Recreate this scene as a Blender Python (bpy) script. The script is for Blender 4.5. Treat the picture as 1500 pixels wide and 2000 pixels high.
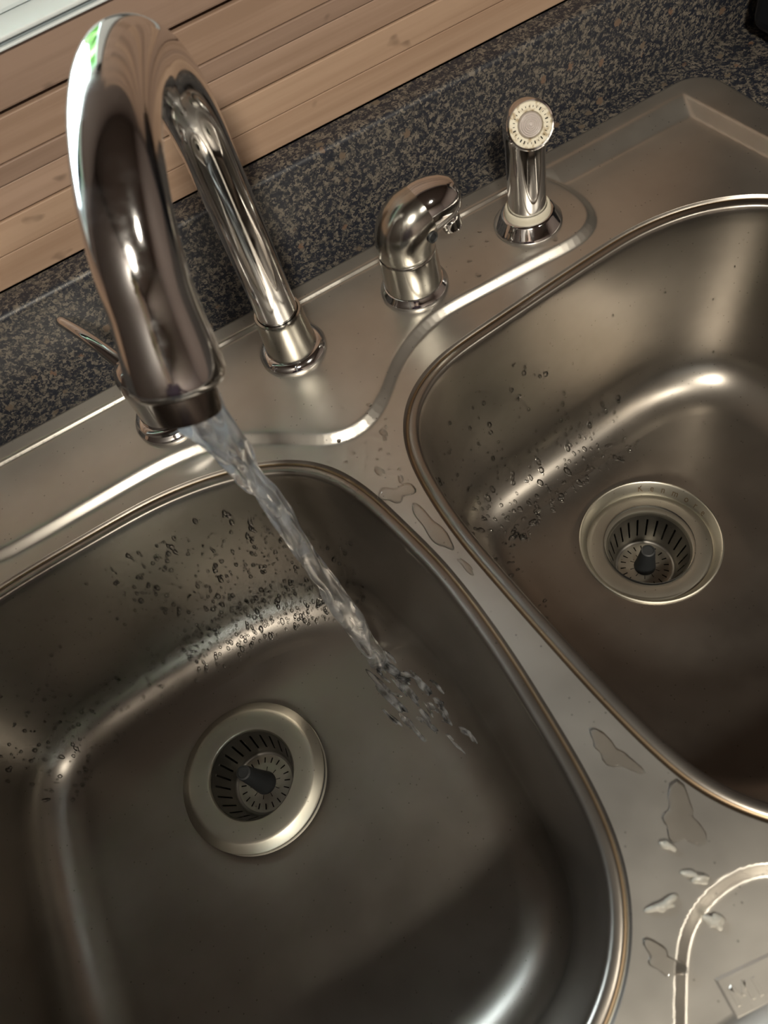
import bpy, bmesh, math, random
import numpy as np
from mathutils import Vector, Matrix
from mathutils.geometry import delaunay_2d_cdt

random.seed(7)
rng = np.random.default_rng(7)
for o in list(bpy.data.objects):
    bpy.data.objects.remove(o)
S = bpy.context.scene
COL = S.collection

# ------------------------------------------------------------------ camera, world, lights, exposure
cam_d = bpy.data.cameras.new('camera')
cam_d.sensor_fit = 'VERTICAL'
cam_d.sensor_height = 36.0
cam_d.lens = 1510.5 / 2000 * 36
cam_d.clip_start = 0.01
cam_d.dof.use_dof = True
cam_d.dof.focus_distance = 0.62
cam_d.dof.aperture_fstop = 10.0
cam = bpy.data.objects.new('camera', cam_d)
COL.objects.link(cam)
cam.matrix_world = Matrix(((0.86244538, 0.49714541, -0.09504948, -0.05586936),
                           (-0.46940464, 0.71535847, -0.51761138, -0.40942343),
                           (-0.18933367, 0.49102821, 0.85031997, 0.41096033),
                           (0, 0, 0, 1)))
S.camera = cam

W = bpy.data.worlds.new('sky')
S.world = W
W.use_nodes = True
wb = W.node_tree.nodes['Background']
wb.inputs[0].default_value = (0.84, 0.92, 1.0, 1)
wb.inputs[1].default_value = 32.0

WIN = (-0.46, 0.03, 0.212, 0.50)          # window opening x0, x1, z0, z1


def area(name, loc, target, size, power, col, portal=False, shape='DISK', size_y=None):
    d = bpy.data.lights.new(name, 'AREA')
    d.shape = shape
    d.size = size
    if size_y:
        d.size_y = size_y
    d.energy = power
    d.color = col
    if portal:
        d.cycles.is_portal = True
    o = bpy.data.objects.new(name, d)
    COL.objects.link(o)
    o.location = loc
    o.rotation_euler = (Vector(target) - Vector(loc)).to_track_quat('-Z', 'Y').to_euler()
    return o


area('window_portal', ((WIN[0] + WIN[1]) / 2, 0.18, (WIN[2] + WIN[3]) / 2),
     ((WIN[0] + WIN[1]) / 2, -1, (WIN[2] + WIN[3]) / 2), WIN[1] - WIN[0], 1, (1, 1, 1), True, 'RECTANGLE', WIN[3] - WIN[2])
LAMPS = [(-0.36, -1.42, 36.0), (0.70, -1.25, 7.0)]
LAMP_Z = 1.44
for lx, ly, lw in LAMPS:
    area('ceiling_lamp_light', (lx, ly, LAMP_Z), (lx, ly, 0), 0.22, lw, (1.0, 0.91, 0.76))

S.view_settings.view_transform = 'Standard'
S.view_settings.look = 'None'
S.view_settings.gamma = 1.0
S.view_settings.use_curve_mapping = False
S.view_settings.exposure = 0.32
S.cycles.use_denoising = True
S.cycles.max_bounces = 10
S.cycles.glossy_bounces = 6
S.cycles.transmission_bounces = 8
S.cycles.sample_clamp_indirect = 6.0
S.cycles.caustics_reflective = True
S.cycles.caustics_refractive = True
S.cycles.blur_glossy = 0.5

# ------------------------------------------------------------------ materials


def mat(name):
    m = bpy.data.materials.new(name)
    m.use_nodes = True
    return m, m.node_tree, m.node_tree.nodes['Principled BSDF']


def node(nt, kind, **kw):
    n = nt.nodes.new(kind)
    for k, v in kw.items():
        if k in n.inputs.keys():
            n.inputs[k].default_value = v
        else:
            setattr(n, k, v)
    return n


def ramp(nt, fac, stops, interp='LINEAR'):
    r = nt.nodes.new('ShaderNodeValToRGB')
    r.color_ramp.interpolation = interp
    els = r.color_ramp.elements
    while len(els) < len(stops):
        els.new(0.5)
    for e, (p, c) in zip(els, stops):
        e.position = p
        e.color = (*c, 1) if len(c) == 3 else c
    nt.links.new(fac, r.inputs[0])
    return r


def coords(nt, scale=(1, 1, 1)):
    tc = nt.nodes.new('ShaderNodeTexCoord')
    mp = nt.nodes.new('ShaderNodeMapping')
    mp.inputs['Scale'].default_value = scale
    nt.links.new(tc.outputs['Object'], mp.inputs[0])
    return mp.outputs[0]


def mixrgb(nt, fac, a, b, mode='MIX'):
    m = nt.nodes.new('ShaderNodeMix')
    m.data_type = 'RGBA'
    m.blend_type = mode
    for i, v in ((0, fac), (6, a), (7, b)):
        if hasattr(v, 'links') or hasattr(v, 'is_linked'):
            nt.links.new(v, m.inputs[i])
        elif i == 0:
            m.inputs[0].default_value = v
        else:
            m.inputs[i].default_value = (*v, 1)
    return m.outputs[2]


def steel(name, base=(0.56, 0.53, 0.48), rough=0.30, grain=(60, 900, 900), bump=0.03, metal=1.0, var=0.12):
    m, nt, b = mat(name)
    b.inputs['Metallic'].default_value = metal
    c = coords(nt, grain)
    n1 = node(nt, 'ShaderNodeTexNoise', Scale=1.0, Detail=3.0)
    nt.links.new(c, n1.inputs['Vector'])
    c2 = coords(nt)
    n2 = node(nt, 'ShaderNodeTexNoise', Scale=9.0, Detail=4.0, Roughness=0.6)
    nt.links.new(c2, n2.inputs['Vector'])
    rr = ramp(nt, n2.outputs[0], [(0.3, (rough - var * .5,) * 3), (0.7, (rough + var * .5,) * 3)])
    nt.links.new(rr.outputs[0], b.inputs['Roughness'])
    d = tuple(x * 0.80 for x in base)
    rc = ramp(nt, n2.outputs[0], [(0.32, d), (0.62, base)])
    # fine mineral specks left by dried water
    n3 = node(nt, 'ShaderNodeTexVoronoi', Scale=260.0)
    nt.links.new(c2, n3.inputs['Vector'])
    rs = ramp(nt, n3.outputs['Distance'], [(0.10, (1, 1, 1)), (0.18, (0, 0, 0))])
    sc_ = nt.nodes.new('ShaderNodeSeparateColor')
    nt.links.new(n3.outputs['Color'], sc_.inputs[0])
    rk = ramp(nt, sc_.outputs[0], [(0.80, (0, 0, 0)), (0.84, (1, 1, 1))])
    sp = mixrgb(nt, 1.0, rs.outputs[0], rk.outputs[0], 'MULTIPLY')
    col = mixrgb(nt, sp, rc.outputs[0], tuple(x * 0.55 for x in base))
    nt.links.new(col, b.inputs['Base Color'])
    bp = node(nt, 'ShaderNodeBump', Strength=bump, Distance=0.0004)
    nt.links.new(n1.outputs[0], bp.inputs['Height'])
    nt.links.new(bp.outputs[0], b.inputs['Normal'])
    return m


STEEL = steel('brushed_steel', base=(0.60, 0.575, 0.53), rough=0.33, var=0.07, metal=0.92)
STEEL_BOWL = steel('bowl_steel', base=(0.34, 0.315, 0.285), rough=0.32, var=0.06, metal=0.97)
STEEL_FLANGE = steel('drain_steel', base=(0.47, 0.45, 0.39), rough=0.40, var=.05)
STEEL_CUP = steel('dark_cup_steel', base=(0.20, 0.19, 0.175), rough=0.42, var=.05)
GRIME = steel('grimy_seam_steel', base=(0.27, 0.20, 0.13), rough=0.42, var=0.1)
DARKPIPE, nt, b = mat('dark_drain_pipe')
b.inputs['Base Color'].default_value = (0.012, 0.012, 0.013, 1)
b.inputs['Roughness'].default_value = 0.5

CHROME, nt, b = mat('chrome')
b.inputs['Metallic'].default_value = 1.0
b.inputs['Base Color'].default_value = (0.72, 0.72, 0.73, 1)
n = node(nt, 'ShaderNodeTexNoise', Scale=55.0, Detail=5.0, Roughness=0.65)
nt.links.new(coords(nt), n.inputs['Vector'])
r = ramp(nt, n.outputs[0], [(0.42, (0.05,) * 3), (0.75, (0.20,) * 3)])
nt.links.new(r.outputs[0], b.inputs['Roughness'])

DARKCHROME = steel('dark_chrome', base=(0.17, 0.15, 0.135), rough=0.24, var=.05)  # darker chrome tone than the rest of the faucet
SATIN = steel('satin_nickel', base=(0.60, 0.59, 0.55), rough=0.20, grain=(300, 300, 40), var=0.1)

RUBBER, nt, b = mat('dark_rubber')
b.inputs['Base Color'].default_value = (0.02, 0.022, 0.024, 1)
b.inputs['Roughness'].default_value = 0.55

CREAM, nt, b = mat('cream_plastic')
n = node(nt, 'ShaderNodeTexNoise', Scale=300.0, Detail=3.0)
nt.links.new(coords(nt), n.inputs['Vector'])
r = ramp(nt, n.outputs[0], [(0.32, (0.34, 0.26, 0.14)), (0.5, (0.66, 0.62, 0.50))])
nt.links.new(r.outputs[0], b.inputs['Base Color'])
b.inputs['Roughness'].default_value = 0.4

CLEANCREAM, nt, b = mat('cream_gasket')
b.inputs['Base Color'].default_value = (0.60, 0.57, 0.47, 1)
b.inputs['Roughness'].default_value = 0.45

NOZZLE, nt, b = mat('clear_grey_plastic')
b.inputs['Base Color'].default_value = (0.55, 0.50, 0.48, 1)
b.inputs['Roughness'].default_value = 0.18
b.inputs['Coat Weight'].default_value = 0.6

BLACKHOLE, nt, b = mat('black_hole')
b.inputs['Base Color'].default_value = (0.01, 0.009, 0.007, 1)
b.inputs['Roughness'].default_value = 0.8

WATER, nt, b = mat('clear_water')
b.inputs['Base Color'].default_value = (1, 1, 1, 1)
b.inputs['Roughness'].default_value = 0.02
b.inputs['IOR'].default_value = 1.33
b.inputs['Transmission Weight'].default_value = 1.0


def film(name, ior, tint, rough):
    m, nt, b = mat(name)
    out = nt.nodes['Material Output']
    tr = node(nt, 'ShaderNodeBsdfTransparent')
    tr.inputs[0].default_value = (tint, tint, tint, 1)
    gl = node(nt, 'ShaderNodeBsdfGlossy', Roughness=rough)
    fr = node(nt, 'ShaderNodeFresnel', IOR=ior)
    mx = nt.nodes.new('ShaderNodeMixShader')
    nt.links.new(fr.outputs[0], mx.inputs[0])
    nt.links.new(tr.outputs[0], mx.inputs[1])
    nt.links.new(gl.outputs[0], mx.inputs[2])
    nt.links.new(mx.outputs[0], out.inputs['Surface'])
    return m


FILM = film('thin_water_film', 1.33, 1.0, 0.03)
BEAD = film('water_bead', 1.60, 0.93, 0.04)


def stream_mat():
    m, nt, b = mat('aerated_water')
    b.inputs['Roughness'].default_value = 0.08
    b.inputs['IOR'].default_value = 1.33
    b.inputs['Transmission Weight'].default_value = 1.0
    out = nt.nodes['Material Output']
    d = node(nt, 'ShaderNodeBsdfDiffuse')
    d.inputs['Color'].default_value = (0.85, 0.88, 0.92, 1)
    t = node(nt, 'ShaderNodeBsdfTranslucent')
    t.inputs['Color'].default_value = (0.85, 0.88, 0.92, 1)
    mx0 = nt.nodes.new('ShaderNodeMixShader')
    nt.links.new(d.outputs[0], mx0.inputs[1])
    nt.links.new(t.outputs[0], mx0.inputs[2])
    mx = nt.nodes.new('ShaderNodeMixShader')
    n = node(nt, 'ShaderNodeTexNoise', Scale=1.0, Detail=4.0)
    nt.links.new(coords(nt, (150, 150, 28)), n.inputs['Vector'])
    r = ramp(nt, n.outputs[0], [(0.42, (0.02,) * 3), (0.78, (0.30,) * 3)])
    nt.links.new(r.outputs[0], mx.inputs[0])
    nt.links.new(b.outputs[0], mx.inputs[1])
    nt.links.new(mx0.outputs[0], mx.inputs[2])
    nt.links.new(mx.outputs[0], out.inputs['Surface'])
    return m


STREAM = stream_mat()

FOAM, nt, b = mat('milky_water')
b.inputs['Base Color'].default_value = (0.93, 0.91, 0.84, 1)
b.inputs['Roughness'].default_value = 0.1
b.inputs['IOR'].default_value = 1.33
b.inputs['Transmission Weight'].default_value = 0.75


def granite():
    m, nt, b = mat('speckled_laminate')
    c = coords(nt)
    # warp the cells a little so the flecks are not regular
    nz = node(nt, 'ShaderNodeTexNoise', Scale=420.0, Detail=3.0)
    nt.links.new(c, nz.inputs['Vector'])
    wv = mixrgb(nt, 0.006, c, nz.outputs['Color'], 'ADD')
    v = node(nt, 'ShaderNodeTexVoronoi', Scale=560.0)
    nt.links.new(wv, v.inputs['Vector'])
    sep = nt.nodes.new('ShaderNodeSeparateColor')
    nt.links.new(v.outputs['Color'], sep.inputs[0])
    big = node(nt, 'ShaderNodeTexNoise', Scale=190.0, Detail=4.0, Roughness=0.6)
    nt.links.new(c, big.inputs['Vector'])
    add = node(nt, 'ShaderNodeMath', operation='MULTIPLY_ADD')
    nt.links.new(sep.outputs[0], add.inputs[0])
    add.inputs[1].default_value = 0.55
    nt.links.new(big.outputs[0], add.inputs[2])
    r = ramp(nt, add.outputs[0], [(0.0, (0.008, 0.010, 0.018)), (0.72, (0.017, 0.020, 0.030)), (0.80, (0.045, 0.045, 0.047)),
                                  (0.91, (0.100, 0.090, 0.078)), (1.0, (0.16, 0.142, 0.12))])
    # rare larger pale or rusty flecks
    v2 = node(nt, 'ShaderNodeTexVoronoi', Scale=75.0)
    nt.links.new(wv, v2.inputs['Vector'])
    f = ramp(nt, v2.outputs['Distance'], [(0.20, (1, 1, 1)), (0.26, (0, 0, 0))])
    s2 = nt.nodes.new('ShaderNodeSeparateColor')
    nt.links.new(v2.outputs['Color'], s2.inputs[0])
    pk = ramp(nt, s2.outputs[0], [(0.74, (0, 0, 0)), (0.76, (1, 1, 1))])
    ff = mixrgb(nt, 1.0, f.outputs[0], pk.outputs[0], 'MULTIPLY')
    fc = ramp(nt, s2.outputs[1], [(0.4, (0.13, 0.105, 0.08)), (0.7, (0.16, 0.10, 0.07))])
    col = mixrgb(nt, ff, r.outputs[0], fc.outputs[0])
    nt.links.new(col, b.inputs['Base Color'])
    b.inputs['Roughness'].default_value = 0.46
    bp = node(nt, 'ShaderNodeBump', Strength=0.15, Distance=0.0004)
    nt.links.new(nz.outputs[0], bp.inputs['Height'])
    nt.links.new(bp.outputs[0], b.inputs['Normal'])
    return m


GRANITE = granite()


def wood(name, a, bcol, seed):
    m, nt, b = mat(name)
    tc = nt.nodes.new('ShaderNodeTexCoord')
    mp = nt.nodes.new('ShaderNodeMapping')
    mp.inputs['Scale'].default_value = (6, 60, 210)
    mp.inputs['Location'].default_value = (seed * 3.1, seed, seed * 7.7)
    nt.links.new(tc.outputs['Object'], mp.inputs[0])
    n1 = node(nt, 'ShaderNodeTexNoise', Scale=1.0, Detail=5.0, Roughness=0.55)
    nt.links.new(mp.outputs[0], n1.inputs['Vector'])
    n2 = node(nt, 'ShaderNodeTexNoise', Scale=0.28, Detail=3.0)
    nt.links.new(mp.outputs[0], n2.inputs['Vector'])
    mx = node(nt, 'ShaderNodeMath', operation='MULTIPLY_ADD')
    nt.links.new(n1.outputs[0], mx.inputs[0])
    mx.inputs[1].default_value = 0.5
    nt.links.new(n2.outputs[0], mx.inputs[2])
    r = ramp(nt, mx.outputs[0], [(0.58, bcol), (0.84, a)])
    # small dark checks and dents
    v = node(nt, 'ShaderNodeTexNoise', Scale=0.9, Detail=2.0)
    mp2 = nt.nodes.new('ShaderNodeMapping')
    mp2.inputs['Scale'].default_value = (42, 60, 75)
    mp2.inputs['Location'].default_value = (seed, seed * 2.3, 0)
    nt.links.new(tc.outputs['Object'], mp2.inputs[0])
    nt.links.new(mp2.outputs[0], v.inputs['Vector'])
    k = ramp(nt, v.outputs[0], [(0.66, (0, 0, 0)), (0.76, (0.7,) * 3)])
    col = mixrgb(nt, k.outputs[0], r.outputs[0], tuple(x * 0.35 for x in bcol))
    nt.links.new(col, b.inputs['Base Color'])
    b.inputs['Roughness'].default_value = 0.5
    bp = node(nt, 'ShaderNodeBump', Strength=0.12, Distance=0.001)
    nt.links.new(n1.outputs[0], bp.inputs['Height'])
    nt.links.new(bp.outputs[0], b.inputs['Normal'])
    return m


WOODS = [wood('plank_wood_light', (0.43, 0.30, 0.215), (0.34, 0.225, 0.155), 1.0),
         wood('plank_wood_mid', (0.38, 0.265, 0.20), (0.29, 0.195, 0.14), 2.0),
         wood('plank_wood_dark', (0.31, 0.215, 0.165), (0.23, 0.155, 0.115), 3.0)]


def paint(name, col, rough=0.6):
    m, nt, b = mat(name)
    n = node(nt, 'ShaderNodeTexNoise', Scale=14.0, Detail=4.0)
    nt.links.new(coords(nt), n.inputs['Vector'])
    r = ramp(nt, n.outputs[0], [(0.3, tuple(x * 0.93 for x in col)), (0.7, col)])
    nt.links.new(r.outputs[0], b.inputs['Base Color'])
    b.inputs['Roughness'].default_value = rough
    return m


WALL = paint('taupe_wall_paint', (0.34, 0.28, 0.26))
DARKWALL = paint('dark_wall_paint', (0.10, 0.075, 0.065))
CEIL = paint('ceiling_paint', (0.25, 0.215, 0.195))
FLOORM = paint('brown_floor', (0.16, 0.12, 0.09), 0.5)
VINYL = paint('white_vinyl', (0.70, 0.76, 0.78), 0.35)
GASKET = paint('grey_gasket', (0.22, 0.26, 0.28), 0.6)
GRASS = paint('grass', (0.10, 0.26, 0.05), 0.9)
HEDGE = paint('hedge_leaves', (0.13, 0.30, 0.06), 0.8)
GLASS, nt, b = mat('window_glass')
out = nt.nodes['Material Output']
tr = node(nt, 'ShaderNodeBsdfTransparent')
tr.inputs[0].default_value = (0.95, 0.98, 0.97, 1)
gl = node(nt, 'ShaderNodeBsdfGlossy', Roughness=0.02)
fr = node(nt, 'ShaderNodeFresnel', IOR=1.45)
mx = nt.nodes.new('ShaderNodeMixShader')
nt.links.new(fr.outputs[0], mx.inputs[0])
nt.links.new(tr.outputs[0], mx.inputs[1])
nt.links.new(gl.outputs[0], mx.inputs[2])
nt.links.new(mx.outputs[0], out.inputs['Surface'])
LAMPGLASS, nt, b = mat('frosted_lamp_glass')
b.inputs['Base Color'].default_value = (0.9, 0.85, 0.7, 1)
b.inputs['Roughness'].default_value = 0.4

# ------------------------------------------------------------------ helpers


def mesh(name, verts, faces, mats, parent=None, smooth=True, sharp=35, fm=None):
    me = bpy.data.meshes.new(name)
    me.from_pydata([tuple(map(float, v)) for v in verts], [], [tuple(map(int, f)) for f in faces])
    if not isinstance(mats, (list, tuple)):
        mats = [mats]
    for m in mats:
        me.materials.append(m)
    if fm is not None:
        me.polygons.foreach_set('material_index', np.asarray(fm, dtype=np.int32))
    if smooth:
        me.polygons.foreach_set('use_smooth', [True] * len(me.polygons))
        if sharp:
            me.set_sharp_from_angle(angle=math.radians(sharp))
    me.update()
    o = bpy.data.objects.new(name, me)
    COL.objects.link(o)
    if parent is not None:
        o.parent = parent
    return o


def empty(name, loc, label, cat, group=None):
    o = bpy.data.objects.new(name, None)
    o.empty_display_size = 0.02
    COL.objects.link(o)
    o.location = loc
    tag(o, label, cat, group)
    return o


def tag(o, label=None, cat=None, group=None, kind=None):
    if label:
        o['label'] = label
    if cat:
        o['category'] = cat
    if group:
        o['group'] = group
    if kind:
        o['kind'] = kind
    return o


def frame_from(axis):
    z = Vector(axis).normalized()
    q = Vector((0, 0, 1)).rotation_difference(z)
    return q.to_matrix()


def lathe(profile, n=64, origin=(0, 0, 0), axis=(0, 0, 1), rad=None):
    """profile: list of (r, z); caps where r == 0."""
    M = frame_from(axis)
    o = Vector(origin)
    V, F, idx = [], [], []
    for r, z in profile:
        if r < 1e-7:
            V.append(M @ Vector((0, 0, z)) + o)
            idx.append([len(V) - 1] * n)
        else:
            row = []
            for k in range(n):
                a = 2 * math.pi * k / n
                rr = r * (rad(a, z) if rad else 1)
                V.append(M @ Vector((rr * math.cos(a), rr * math.sin(a), z)) + o)
                row.append(len(V) - 1)
            idx.append(row)
    for i in range(len(idx) - 1):
        A, B = idx[i], idx[i + 1]
        for k in range(n):
            j = (k + 1) % n
            q = [A[k], A[j], B[j], B[k]]
            q2 = []
            for x in q:
                if x not in q2:
                    q2.append(x)
            if len(q2) > 2:
                F.append(q2)
    return V, F


def arc(cx, cz, r, a0, a1, n=8):
    return [(cx + r * math.cos(math.radians(a0 + (a1 - a0) * t / n)), cz + r * math.sin(math.radians(a0 + (a1 - a0) * t / n)))
            for t in range(n + 1)]


def tube(path, radii, n=48, caps=(True, True), squash=None):
    """sweep a circle along path with parallel transport"""
    P = [Vector(p) for p in path]
    T = []
    for i in range(len(P)):
        a = P[max(i - 1, 0)]
        c = P[min(i + 1, len(P) - 1)]
        T.append((c - a).normalized())
    N = T[0].orthogonal().normalized()
    V, F = [], []
    for i, p in enumerate(P):
        N = (N - T[i] * N.dot(T[i])).normalized()
        B = T[i].cross(N)
        for k in range(n):
            a = 2 * math.pi * k / n
            V.append(p + (N * math.cos(a) + B * math.sin(a)) * radii[i])
    for i in range(len(P) - 1):
        for k in range(n):
            j = (k + 1) % n
            F.append((i * n + k, i * n + j, (i + 1) * n + j, (i + 1) * n + k))
    if caps[0]:
        F.append(tuple(range(n - 1, -1, -1)))
    if caps[1]:
        F.append(tuple(range((len(P) - 1) * n, len(P) * n)))
    return V, F


def join(*parts):
    V, F = [], []
    for v, f in parts:
        k = len(V)
        V += list(v)
        F += [tuple(x + k for x in q) for q in f]
    return V, F


def box(x0, x1, y0, y1, z0, z1):
    V = [(x, y, z) for z in (z0, z1) for y in (y0, y1) for x in (x0, x1)]
    F = [(0, 2, 3, 1), (4, 5, 7, 6), (0, 1, 5, 4), (2, 6, 7, 3), (0, 4, 6, 2), (1, 3, 7, 5)]
    return V, F


def bevel(o, w, seg=2):
    m = o.modifiers.new('bevel', 'BEVEL')
    m.width = w
    m.segments = seg
    m.limit_method = 'ANGLE'
    return o


def spline(pts, n, closed=True):
    """uniform arc-length Catmull-Rom resample"""
    P = np.array(pts, float)
    k = len(P)
    out = []
    rngi = range(k if closed else k - 1)
    for i in rngi:
        if closed:
            a, b2, c, d = P[(i - 1) % k], P[i], P[(i + 1) % k], P[(i + 2) % k]
        else:
            a, b2, c, d = P[max(i - 1, 0)], P[i], P[i + 1], P[min(i + 2, k - 1)]
        # centripetal
        t0 = 0.0
        t1 = t0 + np.linalg.norm(b2 - a) ** 0.5 + 1e-9
        t2 = t1 + np.linalg.norm(c - b2) ** 0.5 + 1e-9
        t3 = t2 + np.linalg.norm(d - c) ** 0.5 + 1e-9
        for t in np.linspace(t1, t2, 24, endpoint=False):
            A1 = (t1 - t) / (t1 - t0) * a + (t - t0) / (t1 - t0) * b2
            A2 = (t2 - t) / (t2 - t1) * b2 + (t - t1) / (t2 - t1) * c
            A3 = (t3 - t) / (t3 - t2) * c + (t - t2) / (t3 - t2) * d
            B1 = (t2 - t) / (t2 - t0) * A1 + (t - t0) / (t2 - t0) * A2
            B2 = (t3 - t) / (t3 - t1) * A2 + (t - t1) / (t3 - t1) * A3
            out.append((t2 - t) / (t2 - t1) * B1 + (t - t1) / (t2 - t1) * B2)
    if not closed:
        out.append(P[-1])
    Q = np.array(out)
    if closed:
        Q = np.vstack([Q, Q[:1]])
    s = np.r_[0, np.cumsum(np.linalg.norm(np.diff(Q, axis=0), axis=1))]
    u = np.linspace(0, s[-1], n, endpoint=not closed)
    return np.stack([np.interp(u, s, Q[:, 0]), np.interp(u, s, Q[:, 1])], 1)


def smooth_loop(P, it):
    for _ in range(it):
        P = (np.roll(P, 1, 0) + 2 * P + np.roll(P, -1, 0)) / 4
    return P


def seg_dist(pts, poly):
    """unsigned distance to closed polygon, and inside mask"""
    d = np.full(len(pts), 1e9)
    inside = np.zeros(len(pts), bool)
    k = len(poly)
    for i in range(k):
        a, c = poly[i], poly[(i + 1) % k]
        ab = c - a
        t = np.clip(((pts - a) @ ab) / (ab @ ab + 1e-18), 0, 1)
        q = a + t[:, None] * ab
        d = np.minimum(d, np.hypot(*(pts - q).T))
        cond = (a[1] > pts[:, 1]) != (c[1] > pts[:, 1])
        with np.errstate(divide='ignore', invalid='ignore'):
            xi = (c[0] - a[0]) * (pts[:, 1] - a[1]) / (c[1] - a[1]) + a[0]
        inside ^= cond & (pts[:, 0] < xi)
    return d, inside


# ------------------------------------------------------------------ room shell (structure)
YW = 0.108


def struct(o):
    o['kind'] = 'structure'
    return o


wx0, wx1, wz0, wz1 = WIN
WT = .17
parts = [box(-.68, 2, YW + .012, WT, -0.95, wz0 - 0.012), box(-.68, 2, YW + .012, WT, wz1, 1.5),
         box(-.68, wx0, YW + .012, WT, wz0 - 0.012, wz1), box(wx1, 2, YW + .012, WT, wz0 - 0.012, wz1)]
wall_back = struct(mesh('wall_back', *join(*parts), DARKWALL, smooth=False))
struct(mesh('wall_left', *box(-2.1, -.68, -2.7, .30, -0.95, 1.5), DARKWALL, smooth=False))
struct(mesh('wall_right', *box(2, 2.1, -2.7, .30, -0.95, 1.5), WALL, smooth=False))
struct(mesh('wall_front', *box(-2.1, 2.1, -2.8, -2.7, -0.95, 1.5), WALL, smooth=False))
struct(mesh('floor', *box(-2.1, 2.1, -2.8, .30, -1.0, -0.95), FLOORM, smooth=False))
struct(mesh('ceiling', *box(-2.1, 2.1, -2.8, .30, 1.5, 1.6), CEIL, smooth=False))
struct(mesh('outdoor_lawn', *box(-8, 8, 0.6, 12, -1.2, -1.0), GRASS, smooth=False))

hv_, hf_ = [], []
hx, hz = np.linspace(-.12, 4.5, 90), np.linspace(-1.0, 3.2, 80)
for z in hz:
    for x in hx:
        d_ = .16 * math.sin(7 * x + 3 * z) + .13 * math.sin(13 * z - 5 * x) + .10 * math.sin(23 * x + 17 * z) + rng.uniform(-.08, .08)
        hv_.append((x + rng.uniform(-.02, .02), 1.25 + .25 * (x + .3) + d_, z))
for i in range(79):
    for k in range(89):
        a_ = i * 90 + k
        hf_.append((a_, a_ + 1, a_ + 91, a_ + 90))
struct(mesh('outdoor_hedge', hv_, hf_, HEDGE, sharp=None))
zs = [0.0762, 0.0985, 0.1203, 0.1400, 0.1520, 0.1775, 0.2075]
gap = [0, .0003, .0010, .0003, .0004, .0028, 0]
tone = [0, 0, 1, 2, 1, 2]
proud = [0, .0006, 0, .0010, .0004, .0008]
for i in range(6):
    o = mesh('plank', *box(-.68, 1.2, YW - proud[i], YW + .012, zs[i] + gap[i] / 2, zs[i + 1] - gap[i + 1] / 2), WOODS[tone[i]],
             wall_back, smooth=False)
    bevel(o, 0.0008 if gap[i] < .002 else .0014)
# planks carry on to the right of the window
zz = 0.2075
i = 0
while zz < 0.62:
    h = [.022, .030, .020, .026, .034][i % 5]
    o = mesh('plank', *box(wx1 + 0.05, 1.2, YW - [.0004, .001, 0][i % 3], YW + .012, zz + .0003, zz + h), WOODS[i % 3], wall_back, smooth=False)
    bevel(o, 0.0008)
    zz += h
    i += 1

window = struct(mesh('window_1', *join(box(wx0 - .05, wx1 + .05, YW + .0135, YW + .014, wz0 - .004, wz0 - .0035)), VINYL, smooth=False))
sill = mesh('window_sill', *box(wx0, wx1 + .05, YW + .004, WT, wz0 - .012, wz0), VINYL, window, smooth=False)
bevel(sill, .002)
bevel(mesh('sash_track', *box(wx0, wx1 + .05, YW - .004, YW + .002, 0.2078, 0.2095), VINYL, window, smooth=False), .0007)
bevel(mesh('sash_track', *box(wx0, wx1 + .05, YW - .002, YW + .006, 0.2095, 0.2120), GASKET, window, smooth=False), .0004)
bevel(mesh('sash_track', *box(wx0, wx1 + .05, YW - .004, YW + .004, 0.2120, 0.2145), VINYL, window, smooth=False), .0008)
bevel(mesh('window_frame', *join(box(wx0, wx0 + .04, .135, .165, wz0, wz1), box(wx1 - .04, wx1, .135, .165, wz0, wz1),
                                 box(wx0, wx1, .135, .165, wz1 - .04, wz1), box(wx0, wx1, .135, .165, wz0, wz0 + .035)), VINYL, window, smooth=False), .003)
mesh('window_pane', *box(wx0 + .03, wx1 - .03, .148, .151, wz0 + .03, wz1 - .03), GLASS, window, smooth=False)
bevel(mesh('window_casing', *join(box(wx1, wx1 + .05, YW - .006, YW + .012, wz0 + .003, wz1 + .05)), WOODS[1], window, smooth=False), .003)

# ceiling lamps the metal reflects
for k, (lx, ly, lw) in enumerate(LAMPS):
    t = empty('ceiling_light', (lx, ly, 1.5), 'frosted glass ceiling light nearer the sink' if k == 0 else 'frosted glass ceiling light farther from the sink', 'light')
    mesh('canopy', *lathe([(0, 0), (.16, 0), (.16, -.012), (.13, -.02), (0, -.02)], 48), VINYL, t)
    mesh('lamp_shade', *lathe([(.13, -.02), (.145, -.03), (.135, -.042), (.118, -.048), (.116, -.044), (.128, -.035), (.125, -.022)], 48), LAMPGLASS, t)

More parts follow.
